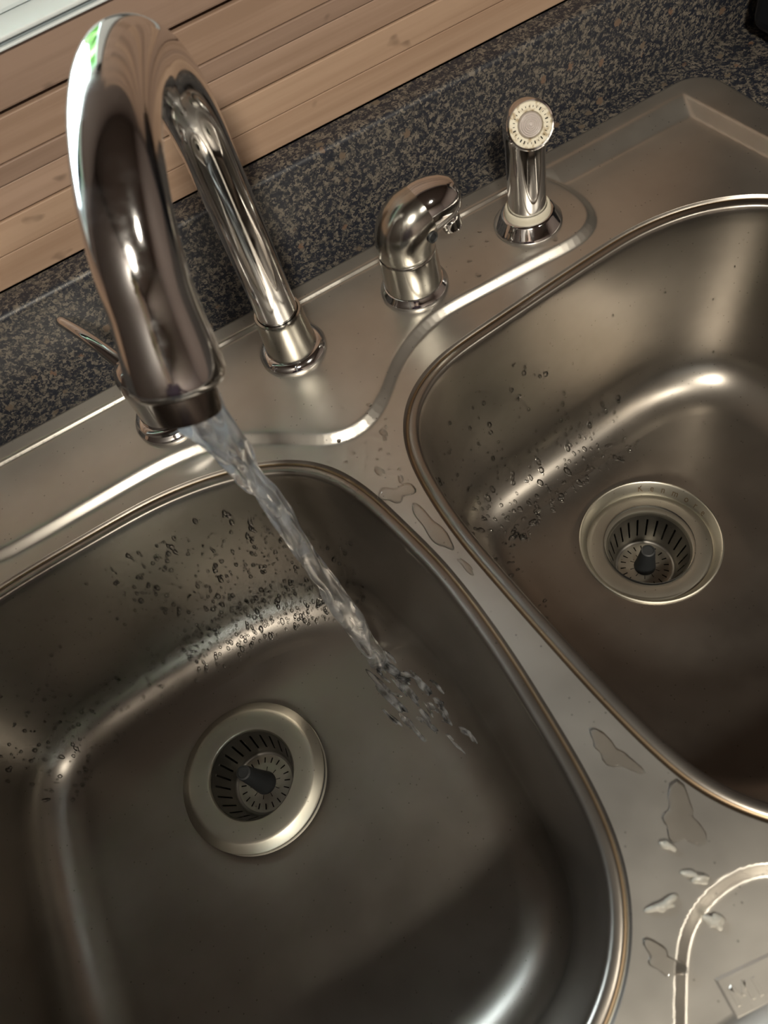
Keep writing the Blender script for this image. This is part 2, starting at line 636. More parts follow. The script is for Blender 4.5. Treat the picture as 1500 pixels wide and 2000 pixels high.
# ------------------------------------------------------------------ person at the counter, behind the camera; shades the left bowl
def person():
    J = dict(pelvis=(-.28, -.80, .02), belly=(-.28, -.78, .14), chest=(-.28, -.745, .30), neck0=(-.275, -.705, .42), neck1=(-.27, -.675, .485), head0=(-.268, -.650, .545),
             head1=(-.266, -.640, .625), head2=(-.265, -.650, .690))
    Rr = dict(pelvis=.145, belly=.130, chest=.145, neck0=.075, neck1=.055, head0=.066, head1=.082, head2=.055)
    E_ = [('pelvis', 'belly'), ('belly', 'chest'), ('chest', 'neck0'), ('neck0', 'neck1'), ('neck1', 'head0'), ('head0', 'head1'), ('head1', 'head2')]
    for sgn, t in ((-1, 'l'), (1, 'r')):
        J['sh' + t] = (-.28 + sgn * .165, -.735, .385)
        J['el' + t] = (-.28 + sgn * .235, -.80, .13)
        J['wr' + t] = (-.28 + sgn * .235, -.745, -.10)
        J['pa' + t] = (-.28 + sgn * .230, -.725, -.165)
        for n_, r_ in (('sh', .062), ('el', .043), ('wr', .028), ('pa', .033)):
            Rr[n_ + t] = r_
        E_ += [('chest', 'sh' + t), ('sh' + t, 'el' + t), ('el' + t, 'wr' + t), ('wr' + t, 'pa' + t)]
        for q, (dx, ln) in enumerate(((-.022, .060), (-.007, .072), (.008, .068), (.022, .052))):
            J['f%d%s' % (q, t)] = (-.28 + sgn * .230 + dx, -.715 + dx * .2, -.205)
            J['g%d%s' % (q, t)] = (-.28 + sgn * .228 + dx, -.700, -.205 - ln * .75)
            Rr['f%d%s' % (q, t)], Rr['g%d%s' % (q, t)] = .0090, .0078
            E_ += [('pa' + t, 'f%d%s' % (q, t)), ('f%d%s' % (q, t), 'g%d%s' % (q, t))]
        J['th' + t] = (-.28 + sgn * .205, -.695, -.185)
        J['ti' + t] = (-.28 + sgn * .200, -.675, -.215)
        Rr['th' + t], Rr['ti' + t] = .0105, .0085
        E_ += [('pa' + t, 'th' + t), ('th' + t, 'ti' + t)]
        J['hip' + t] = (-.28 + sgn * .090, -.80, -.08)
        J['kn' + t] = (-.28 + sgn * .100, -.79, -.44)
        J['an' + t] = (-.28 + sgn * .105, -.82, -.825)
        J['to' + t] = (-.28 + sgn * .120, -.67, -.868)
        for n_, r_ in (('hip', .092), ('kn', .060), ('an', .042), ('to', .030)):
            Rr[n_ + t] = r_
        E_ += [('pelvis', 'hip' + t), ('hip' + t, 'kn' + t), ('kn' + t, 'an' + t), ('an' + t, 'to' + t)]
    keys = list(J)
    for k in keys:
        J[k] = (J[k][0], J[k][1] - .03, J[k][2] - .055)
    me = bpy.data.meshes.new('person')
    me.from_pydata([J[k] for k in keys], [(keys.index(a), keys.index(c)) for a, c in E_], [])
    tmp = bpy.data.objects.new('person_tmp', me)
    COL.objects.link(tmp)
    tmp.modifiers.new('skin', 'SKIN')
    for i, k in enumerate(keys):
        me.skin_vertices[0].data[i].radius = (Rr[k], Rr[k] * (.78 if k in ('pelvis', 'belly', 'chest') else 1))
        me.skin_vertices[0].data[i].use_root = k == 'pelvis'
    m_ = tmp.modifiers.new('sub', 'SUBSURF')
    m_.levels = m_.render_levels = 2
    body = bpy.data.meshes.new_from_object(tmp.evaluated_get(bpy.context.evaluated_depsgraph_get()))
    bpy.data.objects.remove(tmp)
    body.name = 'person'
    for mm in (paint('plum_shirt', (.055, .026, .034), .85), paint('skin', (.50, .30, .22), .5), paint('dark_trousers', (.03, .03, .04), .85), paint('shoe', (.03, .02, .02), .6)):
        body.materials.append(mm)
    for p in body.polygons:
        c = p.center + Vector((0, 0, .055))
        p.use_smooth = True
        arm = abs(c.x + .28) > .15
        if c.z > .455 or (arm and -.35 < c.z < -.06):
            p.material_index = 1
        elif c.z < -.82:
            p.material_index = 3
        elif c.z < -.02 and not (arm and c.z > -.30):
            p.material_index = 2
    o = bpy.data.objects.new('person', body)
    o.location.x = PX
    COL.objects.link(o)
    tag(o, 'person in a plum shirt standing at the counter front beside the left bowl', 'person')
    dz_ = Vector((0, 0, -.055))
    hc = Vector((-.266, -.685, .640)) + dz_
    V, F = [], []
    for i in range(14):
        a = math.pi * .62 * i / 13
        for k in range(28):
            q = 2 * math.pi * k / 28
            rr = .098 * (1 + .03 * math.sin(9 * q))
            V.append(hc + Vector((rr * math.sin(a) * math.cos(q) * .92, rr * math.sin(a) * math.sin(q) - .016, .088 * math.cos(a) + (.05 * max(0, math.sin(q)) if i > 8 else 0))))
    for i in range(13):
        for k in range(28):
            F.append((i * 28 + k, (i + 1) * 28 + k, (i + 1) * 28 + (k + 1) % 28, i * 28 + (k + 1) % 28))
    mesh('hair', V, F, paint('brown_hair', (.05, .03, .02), .6), o, sharp=None)
    for sgn in (-1, 1):
        mesh('eye', *lathe([(0, .012), (.006, .0105), (.011, .005), (.012, 0), (.011, -.005), (0, -.012)], 20, (-.266 + sgn * .032, -.572, .570)), paint('eye_white', (.6, .6, .58), .2), o)
        mesh('ear', *lathe([(0, .008), (.012, .006), (.018, 0), (.012, -.006), (0, -.008)], 20, (-.266 + sgn * .086, -.650, .555), (1, .3, 0)), body.materials[1], o)
    mesh('nose', *tube([(-.266, -.566, .573), (-.266, -.556, .550), (-.266, -.553, .533), (-.266, -.566, .525)], [.006, .010, .013, .010], 16), body.materials[1], o)
    mesh('mouth', *tube([(-.290, -.572, .505), (-.278, -.565, .5035), (-.266, -.563, .504), (-.254, -.565, .5035), (-.242, -.572, .505)], [.002, .0055, .006, .0055, .002], 12), paint('lips', (.42, .18, .16), .4), o)


PX = -.05
person()

# ------------------------------------------------------------------ countertop with backsplash
SX0, SX1, SY0, SY1 = -0.419, 0.412, -0.500, 0.0585
ZC = -0.0035
YB = 0.084                                      # face of the backsplash
ct = mesh('countertop', *join(box(-.68, SX0 + .012, -.56, YB + .004, ZC - .038, ZC), box(SX1 - .012, 1.4, -.56, YB + .004, ZC - .038, ZC),
                              box(SX0 + .012, SX1 - .012, SY1 - .012, YB + .004, ZC - .038, ZC),
                              box(SX0 + .012, SX1 - .012, -.56, SY0 + .012, ZC - .038, ZC)), GRANITE, smooth=False)
tag(ct, 'dark speckled granite-look countertop around the steel sink', 'countertop')
prof = [(YB, ZC)]
ZT = 0.0755
prof += [(YB + .005 - .005 * math.cos(a), ZT - .005 + .005 * math.sin(a)) for a in np.linspace(0, math.pi / 2, 8)]
prof += [(YW - .0005, ZT), (YW - .0005, ZC - .03), (YB, ZC - .03)]
V, F = [], []
for x in (-.68, 1.4):
    V += [(x, y, z) for y, z in prof]
n = len(prof)
for i in range(n):
    j = (i + 1) % n
    F.append((i, i + n, j + n, j))
F += [tuple(range(n)), tuple(range(2 * n - 1, n - 1, -1))]
mesh('backsplash', V, F, GRANITE, ct, sharp=50)

ap = empty('added_dark_box', (.58, .005, ZC), 'added black box darkening the right back corner of the counter', 'added box')  # invented box, put here to darken the right back corner and its reflections
GLOSSBLACK, nt, b = mat('gloss_black_plastic')
b.inputs['Base Color'].default_value = (0.008, 0.010, 0.014, 1)
b.inputs['Roughness'].default_value = 0.3
bevel(mesh('dark_box_body', *box(-.117, .12, -.066, .064, .008, .30), GLOSSBLACK, ap, smooth=False), .012, 4)
for fx in (-.09, .09):
    for fy in (-.045, .045):
        mesh('foot', *lathe([(.010, 0), (.012, .002), (.012, .009), (0, .009)], 20, (fx, fy, 0)), RUBBER, ap)

# ------------------------------------------------------------------ sink outlines (metres, faucet hole at the origin)
L_RIM = [(-.2531, -.0535), (-.1911, -.0512), (-.1282, -.0520), (-.0706, -.0663), (-.0332, -.0891), (-.0174, -.1105), (-.0072, -.1399),
         (-.0006, -.1737), (.0053, -.2058), (.0078, -.2406), (.0084, -.2750), (.0065, -.3200), (.0049, -.3471), (.0020, -.3690), (-.0026, -.3888),
         (-.0103, -.4054), (-.0206, -.4196), (-.0310, -.4308), (-.0476, -.4422), (-.075, -.4545), (-.115, -.4640), (-.188, -.4680), (-.26, -.464),
         (-.325, -.448), (-.362, -.415), (-.380, -.365), (-.386, -.30), (-.386, -.22), (-.382, -.165), (-.371, -.118), (-.348, -.083), (-.305, -.0610)]
R_RIM = [(.2607, -.0487), (.2257, -.0505), (.1380, -.0590), (.0850, -.0655), (.0575, -.0770), (.0402, -.0923), (.0292, -.1105), (.0225, -.1308),
         (.0193, -.1605), (.0184, -.1936), (.0203, -.2200), (.0250, -.2700), (.0310, -.3250), (.0369, -.3600), (.0421, -.3814), (.0500, -.3962), (.0614, -.4115),
         (.080, -.428), (.110, -.443), (.15, -.453), (.21, -.456), (.27, -.452), (.325, -.435), (.360, -.402), (.378, -.35), (.383, -.28),
         (.383, -.20), (.378, -.14), (.368, -.105), (.3524, -.0825), (.3243, -.0635), (.2980, -.0540)]
NL = 420
rimL = smooth_loop(spline(L_RIM, NL), 40)
rimR = smooth_loop(spline(R_RIM, NL), 40)
DRAIN_L, DRAIN_R = (-0.1878, -0.1977), (0.1837, -0.1977)
ZD, ZF = -0.006, -0.187

LEDGE = [(-.2520, -.0310), (-.2351, -.0320), (-.1839, -.0307), (-.1276, -.0295), (-.1000, -.0320), (-.0816, -.0368), (-.0608, -.0470), (-.0358, -.0645),
         (-.0133, -.0830), (.0085, -.0880), (.0326, -.0745), (.0494, -.0575), (.0751, -.0410), (.1023, -.0325), (.1447, -.0325), (.1891, -.0334),
         (.2195, -.0345), (.2380, -.0285), (.2470, -.0080), (.2455, .0160), (.2380, .0420), (.22, .06), (-.22, .06), (-.25, .06), (-.272, .03),
         (-.277, 0), (-.270, -.020)]
ledge = smooth_loop(spline(LEDGE, 240), 6)
PAD = [(-.0300, -.4620), (-.0215, -.4500), (-.0052, -.4320), (.0042, -.4256), (.0177, -.4212), (.0329, -.4201), (.0493, -.4244), (.062, -.436), (.070, -.455),
       (.068, -.480), (.05, -.486), (-.02, -.486), (-.032, -.478)]
pad = smooth_loop(spline(PAD, 160), 6)


def smax(a, c, k):
    return (a + c + np.sqrt((a - c) ** 2 + k * k)) / 2


def smin(a, c, k):
    return (a + c - np.sqrt((a - c) ** 2 + k * k)) / 2


def round_rect(x0, x1, y0, y1, r, n=10):
    out = []
    for cx, cy, a0 in ((x1 - r, y1 - r, 0), (x0 + r, y1 - r, 90), (x0 + r, y0 + r, 180), (x1 - r, y0 + r, 270)):
        for k in range(n + 1):
            a = math.radians(a0 + 90 * k / n)
            out.append((cx + r * math.cos(a), cy + r * math.sin(a)))
    return np.array(out)


OUTER = round_rect(SX0, SX1, SY0, SY1, .030)


def deck_z(P):
    x, y = P[:, 0], P[:, 1]
    base = np.full(len(P), ZD)
    d, ins = seg_dist(P, ledge)
    sd = np.where(ins, -d, d)
    hl = smin(np.zeros(len(P)), -0.9 * sd, .0012)
    h = smax(base, hl, .0010)
    d, ins = seg_dist(P, pad)
    sd = np.where(ins, -d, d)
    h = smin(h, smax(np.full(len(P), ZD - .0042), ZD + .85 * (sd - .001), .0004), .00015)
    xr = 0.381 - 0.10 * np.minimum(y, 0.03)           # right rim leans slightly
    kb = 1.05 - .55 * np.clip((x - .215) / .035, 0, 1)
    hb = .0035 - kb * (.0405 - y)
    hr = .0035 - 1.3 * (xr - x)
    hlft = .0035 - 1.3 * (x - SX0 - .030)
    hf = .0035 - .62 * (y - SY0 - .012)
    hi = smax(smax(hb, hr, .0016), smax(hlft, hf, .0016), .0016)
    h = smax(h, smin(np.full(len(P), .0030), hi, .0010), .0008)
    do, ins = seg_dist(P, OUTER)
    do = np.where(ins, do, 0)
    h = h - np.clip(1 - do / .006, 0, 1) ** 2 * .0060
    return h


def deck_points():
    pts = []
    step = .0045
    gx, gy = np.meshgrid(np.arange(SX0 + .002, SX1 - .001, step), np.arange(SY0 + .002, SY1 - .001, step))
    pts.append(np.stack([gx.ravel(), gy.ravel()], 1))
    f = .0013
    gx, gy = np.meshgrid(np.arange(SX0 + .002, SX1 - .001, f), np.arange(-.10, SY1 - .0012, f))
    fine = np.stack([gx.ravel(), gy.ravel()], 1)
    d, ins = seg_dist(fine, ledge)
    sd = np.where(ins, -d, d)
    m = (sd > -.003) & (sd < .010)
    m |= (fine[:, 1] > .018) & (fine[:, 1] < .045) & ((fine[:, 0] > .22) | (fine[:, 1] > .031))
    m |= (fine[:, 0] > .366)
    m |= fine[:, 1] > .051
    pts.append(fine[m])
    gx, gy = np.meshgrid(np.arange(-.06, .09, .0010), np.arange(-.499, -.405, .0010))
    pf = np.stack([gx.ravel(), gy.ravel()], 1)
    d, ins = seg_dist(pf, pad)
    sd = np.where(ins, -d, d)
    pts.append(pf[(sd > -.008) & (sd < .004)])
    P = np.vstack(pts)
    for r in (rimL, rimR):
        d, ins = seg_dist(P, r)
        P = P[~ins & (d > .0009)]
    d, ins = seg_dist(P, OUTER)
    P = P[ins & (d > .0009)]
    # drop coarse points sitting on fine ones
    key = np.round(P / .0007).astype(int)
    _, u = np.unique(key, axis=0, return_index=True)
    return P[np.sort(u)]


sink = empty('kitchen_sink', (0, -.22, 0), 'double-bowl stainless steel drop-in sink set into the speckled countertop', 'sink')
SO = Vector((0, -.22, 0))


def sub(V):
    return [(v[0], v[1] + .22, v[2]) for v in V]


OUTR = []
for i in range(len(OUTER)):
    a, c = OUTER[i], OUTER[(i + 1) % len(OUTER)]
    m = max(1, int(np.linalg.norm(c - a) / .006))
    for t in range(m):
        OUTR.append(a + (c - a) * t / m)
OUTR = np.array(OUTR)
P = deck_points()
verts = np.vstack([rimL, rimR, OUTR, P])
edges = []
base = 0
for loop in (rimL, rimR, OUTR):
    k = len(loop)
    edges += [(base + i, base + (i + 1) % k) for i in range(k)]
    base += k
res = delaunay_2d_cdt([Vector(v) for v in verts], edges, [], 0, 1e-6)
V2 = np.array([tuple(v) for v in res[0]])
F2 = np.array([tuple(f) for f in res[2]])
cen = V2[F2].mean(axis=1)
keep = np.ones(len(F2), bool)
for r in (rimL, rimR):
    keep &= ~seg_dist(cen, r)[1]
keep &= seg_dist(cen, OUTR)[1]
F2 = F2[keep]
Z2 = deck_z(V2)
deck = mesh('sink_deck', sub(np.c_[V2, Z2]), F2, STEEL, sink, sharp=None)
e = 1e-4
dzx = (deck_z(V2 + [e, 0]) - deck_z(V2 - [e, 0])) / (2 * e)
dzy = (deck_z(V2 + [0, e]) - deck_z(V2 - [0, e])) / (2 * e)
nn = np.c_[-dzx, -dzy, np.ones(len(V2))]
nn /= np.linalg.norm(nn, axis=1)[:, None]
deck.data.normals_split_custom_set_from_vertices(nn.tolist())


def offset_loop(P, d, it=3):
    """inset a counter-clockwise or clockwise closed loop"""
    T = np.roll(P, -1, 0) - np.roll(P, 1, 0)
    T /= np.linalg.norm(T, axis=1)[:, None]
    N = np.stack([-T[:, 1], T[:, 0]], 1)
    c = P.mean(0)
    if (N * (c - P)).sum() < 0:
        N = -N
    return smooth_loop(P + N * d, it)


def floor_loop(rim, inset):
    P = rim.copy()
    k = 12
    for _ in range(k):
        P = offset_loop(P, inset / k, 6)
    return P


BOWL_PROFILE = [(0.0, ZD, 0), (.0006, ZD - .0006, 0), (.0014, ZD - .0022, 1), (.0026, ZD - .0026, 1), (.0036, ZD - .0018, 1), (.0046, ZD - .0012, 0),
                (.0078, ZD - .0012, 0), (.0090, ZD - .0016, 0), (.0100, ZD - .0028, 0), (.0106, ZD - .0046, 0), (.0112, ZD - .008, 0)]


def bowl(name, rim, drain, label, hole_r):
    n = len(rim)
    rings, flags = [], []
    for d, z, f in BOWL_PROFILE:
        L = rim if d == 0 else offset_loop(rim, d, 2)
        rings.append(np.c_[L, np.full(n, z)])
        flags.append(f)
    top = rings[-1][:, :2]
    wall_in, fil = 0.012, 0.040
    fl = floor_loop(rim, .0112 + wall_in + fil)
    wl = offset_loop(top, wall_in, 3)
    z0, z1 = BOWL_PROFILE[-1][1], ZF + .0035 + fil * .92
    for k in range(1, 15):
        t = k / 14
        rings.append(np.c_[top + (wl - top) * t, np.full(n, z0 + (z1 - z0) * t)])
        flags.append(0)
    zf_edge = ZF + .0035
    for k in range(1, 17):
        a = math.pi / 2 * k / 16
        s = 1 - math.cos(a)
        rings.append(np.c_[wl + (fl - wl) * s, np.full(n, z1 - (z1 - zf_edge) * math.sin(a))])
        flags.append(0)
    # floor: slide each point towards the drain circle
    dc = np.array(drain)
    ang = np.unwrap(np.arctan2(fl[:, 1] - dc[1], fl[:, 0] - dc[0]))
    ring = dc + hole_r * np.stack([np.cos(ang), np.sin(ang)], 1)
    for k in range(1, 25):
        t = k / 24
        zz = zf_edge + (ZF - zf_edge) * (1 - (1 - t) ** 2)
        if t > .86:
            zz -= (t - .86) / .14 * .0008
        rings.append(np.c_[fl + (ring - fl) * t, np.full(n, zz)])
        flags.append(0)
    V = np.vstack(rings)
    F, fm = [], []
    for i in range(len(rings) - 1):
        for k in range(n):
            j = (k + 1) % n
            F.append((i * n + k, (i + 1) * n + k, (i + 1) * n + j, i * n + j))
            fm.append(1 if flags[i] and flags[i + 1] else 0)
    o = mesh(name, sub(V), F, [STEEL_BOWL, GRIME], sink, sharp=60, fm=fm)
    bm = bmesh.new()
    bm.from_mesh(o.data)
    bmesh.ops.recalc_face_normals(bm, faces=bm.faces)
    bm.to_mesh(o.data)
    bm.free()
    # make sure normals face up
    pol = o.data.polygons[len(o.data.polygons) - 5]
    if pol.normal.z < 0:
        o.data.flip_normals()
    o['label'] = label
    return o, np.array(rings)


bowlL, ringsL = bowl('sink_bowl', rimL, DRAIN_L, 'dark shaded left bowl with the running water', .056)
bowlR, ringsR = bowl('sink_bowl', rimR, DRAIN_R, 'brighter right bowl with water beads on its back wall', .056)


# embossed maker's plate on the sunken pad
def emboss():
    zt = ZD - .0042 + .00035
    bars = []
    o = Vector((.0010, -.4500))
    ux = Vector((.0217, -.0026)).normalized()          # reading direction
    uy = Vector((-ux.y, ux.x))

    def bar(a, c, w=.0006, h=.0006):
        A = o + ux * a[0] + uy * a[1]
        C = o + ux * c[0] + uy * c[1]
        t = (C - A).normalized()
        nn = Vector((-t.y, t.x)) * w
        q = [A - nn, C - nn, C + nn, A + nn]
        q2 = [(p - (A + C) / 2) * 0.8 + (A + C) / 2 for p in q]
        V = [(p.x, p.y, zt - .0003) for p in q] + [(p.x, p.y, zt + h) for p in q2]
        F = [(4, 5, 6, 7), (0, 1, 5, 4), (1, 2, 6, 5), (2, 3, 7, 6), (3, 0, 4, 7)]
        bars.append((V, F))
    w, hh = .026, .0145

    def pt(u, v, z):
        q = o + ux * u + uy * v
        return (q.x, q.y, z)
    V = [pt(u, v, zt - .0003) for u, v in ((-.0012, .0012), (w + .0012, .0012), (w + .0012, -hh - .0012), (-.0012, -hh - .0012))]
    V += [pt(u, v, zt + .0003) for u, v in ((0, 0), (w, 0), (w, -hh), (0, -hh))]
    bars.append((V, [(7, 6, 5, 4), (0, 4, 5, 1), (1, 5, 6, 2), (2, 6, 7, 3), (3, 7, 4, 0)]))
    zt += .0003
    for pts in ([(.003, -.012), (.003, -.0035), (.0065, -.009), (.010, -.0035), (.010, -.012)], [(.0140, -.0035), (.0140, -.012)]):
        for a, c in zip(pts, pts[1:]):
            bar(a, c, .0010, .00025)
    V, F = join(*bars)
    return mesh('embossed_plate', sub(V), F, STEEL, sink, smooth=False)


emboss()


# ------------------------------------------------------------------ drains
def drain_flange(drain, recessed):
    x, y = drain
    if recessed:
        prof = [(.0572, ZF - .0012), (.0570, ZF + .0006), (.0560, ZF + .0010), (.0548, ZF + .0002), (.0505, ZF - .0085), (.0490, ZF - .0105), (.0375, ZF - .0120),
                (.0360, ZF - .0135), (.0358, ZF - .060)]
    else:
        prof = [(.0580, ZF - .0012), (.0560, ZF - .0004), (.0535, ZF - .0004), (.0515, ZF - .0006), (.0480, ZF - .0010), (.0375, ZF - .0040),
                (.0360, ZF - .0060), (.0358, ZF - .060)]
    o = mesh('drain_flange', sub(lathe(prof, 96, (x, y, 0))[0]), lathe(prof, 96)[1], STEEL_FLANGE, sink)
    pipe = [(.0365, ZF - .006), (.0370, ZF - .075), (.024, ZF - .095), (0, ZF - .096)]
    mesh('drain_pipe', sub(lathe(pipe, 48, (x, y, 0))[0]), lathe(pipe, 48)[1], DARKPIPE, o)
    return o


flL = drain_flange(DRAIN_L, False)
flR = drain_flange(DRAIN_R, True)

# brand lettering stamped on the sloping wall of the right flange
def lettering():
    cu = bpy.data.curves.new('lettering', 'FONT')
    cu.body = 'Kenmore'
    cu.size = .0078
    cu.space_character = 2.6
    cu.extrude = 0
    cu.resolution_u = 2
    tmp = bpy.data.objects.new('lettering_tmp', cu)
    COL.objects.link(tmp)
    dg = bpy.context.evaluated_depsgraph_get()
    me = bpy.data.meshes.new_from_object(tmp.evaluated_get(dg))
    bpy.data.objects.remove(tmp)
    V = np.array([v.co[:] for v in me.vertices])
    F = [tuple(p.vertices) for p in me.polygons]
    w = V[:, 0].max()
    # letters read with the head outwards, running clockwise over the far right of the ring
    rm = .0532
    a = math.radians(63) - V[:, 0] / w * math.radians(67)
    u = (V[:, 1] - .0002) / .0078
    r = .0512 + u * .0036 * 1.25
    z = ZF - .0070 + u * .0068 * 1.25 + .00025
    out = np.c_[DRAIN_R[0] + r * np.cos(a), DRAIN_R[1] + r * np.sin(a), z]
    return mesh('lettering', sub(out), F, GRIME, flR, smooth=False)


lettering()


def polar_plate(r0, r1, nr, na, holes, zf):
    """ring of quads with the cells listed in holes left open"""
    V, F = [], []
    for i in range(nr + 1):
        r = r0 + (r1 - r0) * i / nr
        for k in range(na):
            a = 2 * math.pi * k / na
            V.append((r * math.cos(a), r * math.sin(a), zf(r)))
    for i in range(nr):
        for k in range(na):
            if holes(i, k):
                continue
            j = (k + 1) % na
            F.append((i * na + k, (i + 1) * na + k, (i + 1) * na + j, i * na + j))
    return V, F


def strainer(name, drain, z, label, raised, rot, lean=(0, 0)):
    t = empty(name, (drain[0], drain[1], z), label, 'drain strainer', 'sink strainer baskets')
    t.rotation_euler = (0, 0, rot)
    if raised:
        rim = [(.0520, -.0052), (.0562, -.0058), (.0570, -.0052), (.0568, -.0043), (.0560, -.0036), (.0512, -.0008), (.0505, -.0004), (.0496, -.0001), (.0480, .0002), (.0440, .0002), (.0362, .0002), (.0345, -.0002), (.0335, -.0014), (.0332, -.003)]
    else:
        rim = [(.0512, -.0016), (.0528, -.0010), (.0520, -.0002), (.0505, .0004), (.0470, .0010), (.0465, .0011), (.0362, .0011), (.0345, .0007), (.0335, -.0008), (.0330, -.003)]
    mesh('basket_rim', *lathe(rim, 96), STEEL_FLANGE, t)
    # cup wall with 24 upright slots
    na, nz = 120, 12
    D = .036
    V, F = [], []
    for i in range(nz + 1):
        zz = -.003 - (D - .006) * i / nz
        r = .0330 - .0075 * (i / nz)
        for k in range(na):
            a = 2 * math.pi * k / na
            V.append((r * math.cos(a), r * math.sin(a), zz))
    for i in range(nz):
        for k in range(na):
            if k % 5 == 2 and 2 <= i <= 9:
                continue
            j = (k + 1) % na
            F.append((i * na + k, (i + 1) * na + k, (i + 1) * na + j, i * na + j))
    # rounded bottom corner
    b0 = len(V) - na
    prev = b0
    for s in range(1, 5):
        a2 = math.pi / 2 * s / 4
        r = .0255 - .003 * (1 - math.cos(a2))
        zz = -.033 - .003 * math.sin(a2)
        cur = len(V)
        for k in range(na):
            a = 2 * math.pi * k / na
            V.append((r * math.cos(a), r * math.sin(a), zz))
        for k in range(na):
            j = (k + 1) % na
            F.append((prev + k, cur + k, cur + j, prev + j))
        prev = cur
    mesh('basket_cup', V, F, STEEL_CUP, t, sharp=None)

    def holes(i, k):          # radial rows: outer slots, inner slots, small holes
        if 14 <= i <= 17 and k % 6 in (2,):
            return True
        if 8 <= i <= 10 and k % 12 in (5,):
            return True
        if i == 5 and k % 12 in (0, 11):
            return True
        return False
    mesh('basket_plate', *polar_plate(.0005, .0226, 20, 120, holes, lambda r: -.036 + .0015 * max(0, 1 - (r / .02) ** 2)), STEEL_FLANGE, t, sharp=None)
    post = [(.0092, -.0346), (.0088, -.032), (.0072, -.020), (.0060, -.0070), (.0057, -.0052), (.0044, -.0046), (.0042, -.0054), (0, -.0056)]
    PV, PF = lathe(post, 32)
    PV = [v + Vector((lean[0], lean[1], 0)) * (v.z + .0346) for v in PV]
    mesh('stopper_post', PV, PF, RUBBER, t)
    if raised:
        mesh('rim_shade_ring', *lathe([(.0380, -.0130), (.0556, -.0132), (.0558, -.0120), (.0545, -.0085), (.0540, -.0054), (.0380, -.0030)], 72), RUBBER, t)  # added dark ring standing in for the shade beneath the raised rim
    return t


strainer('strainer_basket', (DRAIN_L[0], DRAIN_L[1]), ZF + .0130, 'strainer basket raised on the drain of the shaded left bowl', True, .1, (-.18, .22))
strainer('strainer_basket', (DRAIN_R[0] - .0018, DRAIN_R[1] - .0022), ZF - .0092, 'strainer basket sunk into the lettered drain of the right bowl', False, .0)


# ------------------------------------------------------------------ faucet
def ring_profile(r, h, r_in):
    return [(r - .0008, 0), (r, .0008), (r, .0022), (r - .0006, .0036), (r - .0018, .0050), (r - .0034, h - .0006), (r - .005, h), (r_in, h)]


fa = empty('faucet', (0, 0, 0), 'tall chrome gooseneck faucet pouring water into the left bowl', 'faucet')
mesh('base_flange', *lathe(ring_profile(.0252, .0072, .0165), 80), CHROME, fa)
mesh('collar', *lathe([(.0192, .0070), (.0186, .010), (.0178, .022), (.0172, .036), (.0170, .0385), (.0166, .0397), (.0150, .0398), (.0148, .0385)], 80), SATIN, fa)
phi, RA, z0, te, r0, r1, r2, rb, ll = -.41708, .08594, .16485, 2.60, .0145, .01764, .01816, .0207, .0335
path, rad = [], []
for z in np.linspace(.037, z0, 24, endpoint=False):
    path.append((0, z))
    rad.append(r0)
for t in np.linspace(0, te, 72):
    path.append((RA * (1 - math.cos(t)), z0 + RA * math.sin(t)))
    u = t / te
    rad.append(r0 + (r1 - r0) * min(1, 2 * u) if u < .5 else r1 + (r2 - r1) * (u - .5) * 2)
s0, zz1 = path[-1]
dv = (math.sin(te), math.cos(te))
for k in range(1, 9):
    q = ll * k / 8
    path.append((s0 + dv[0] * q, zz1 + dv[1] * q))
    uu = k / 8
    rad.append(r2 + (rb - r2) * (3 * uu * uu - 2 * uu ** 3))
for k in range(1, 7):                      # rounded bell lip
    a = math.pi / 2 * k / 6
    path.append((s0 + dv[0] * (ll + .0060 * math.sin(a)), zz1 + dv[1] * (ll + .0060 * math.sin(a))))
    rad.append(rb - .0062 * (1 - math.cos(a)))
ux, uy = math.sin(phi), -math.cos(phi)
p3 = [(s * ux, s * uy, z) for s, z in path]
mesh('spout', *tube(p3, rad, 72), CHROME, fa, sharp=50)
ax = Vector((dv[0] * ux, dv[0] * uy, dv[1])).normalized()
tip = Vector(p3[-1])
mesh('aerator', *lathe([(.0138, -.002), (.0141, .001), (.0141, .0095), (.0136, .0115), (.0120, .0118), (.0114, .008), (0, .008)], 64, tip, ax), DARKCHROME, fa)
EXIT = tip + ax * .010

# lever handle, mostly behind the spout
lh = bpy.data.objects.new('handle', None)
COL.objects.link(lh)
lh.empty_display_size = .02
lh.parent = fa
lh.location = (-.1016, 0, 0)
lh['label'] = 'chrome lever handle half hidden behind the spout'
mesh('base_flange', *lathe([(.0246, 0), (.0254, .0008), (.0254, .0026), (.0246, .0040), (.0226, .0050), (.0222, .0056), (.0228, .0066), (.0222, .0084), (.0205, .0094), (.0185, .0096)], 80), CHROME, lh)
mesh('handle_body', *lathe([(.0185, .0090), (.0175, .020), (.0172, .036), (.0174, .037), (.0174, .046), (.0160, .054), (.0115, .0595), (.005, .0615), (0, .0618)], 64), CHROME, lh)
lp, lr = [], []
for t in np.linspace(0, 1, 24):
    lp.append((-.006 - .0245 * t, .010 + .0545 * t, .052 + .014 * t + .004 * math.sin(math.pi * t)))
    lr.append(.0050 - .0012 * t if t < .97 else .0030)
mesh('lever', *tube(lp, lr, 24), CHROME, lh, sharp=50)

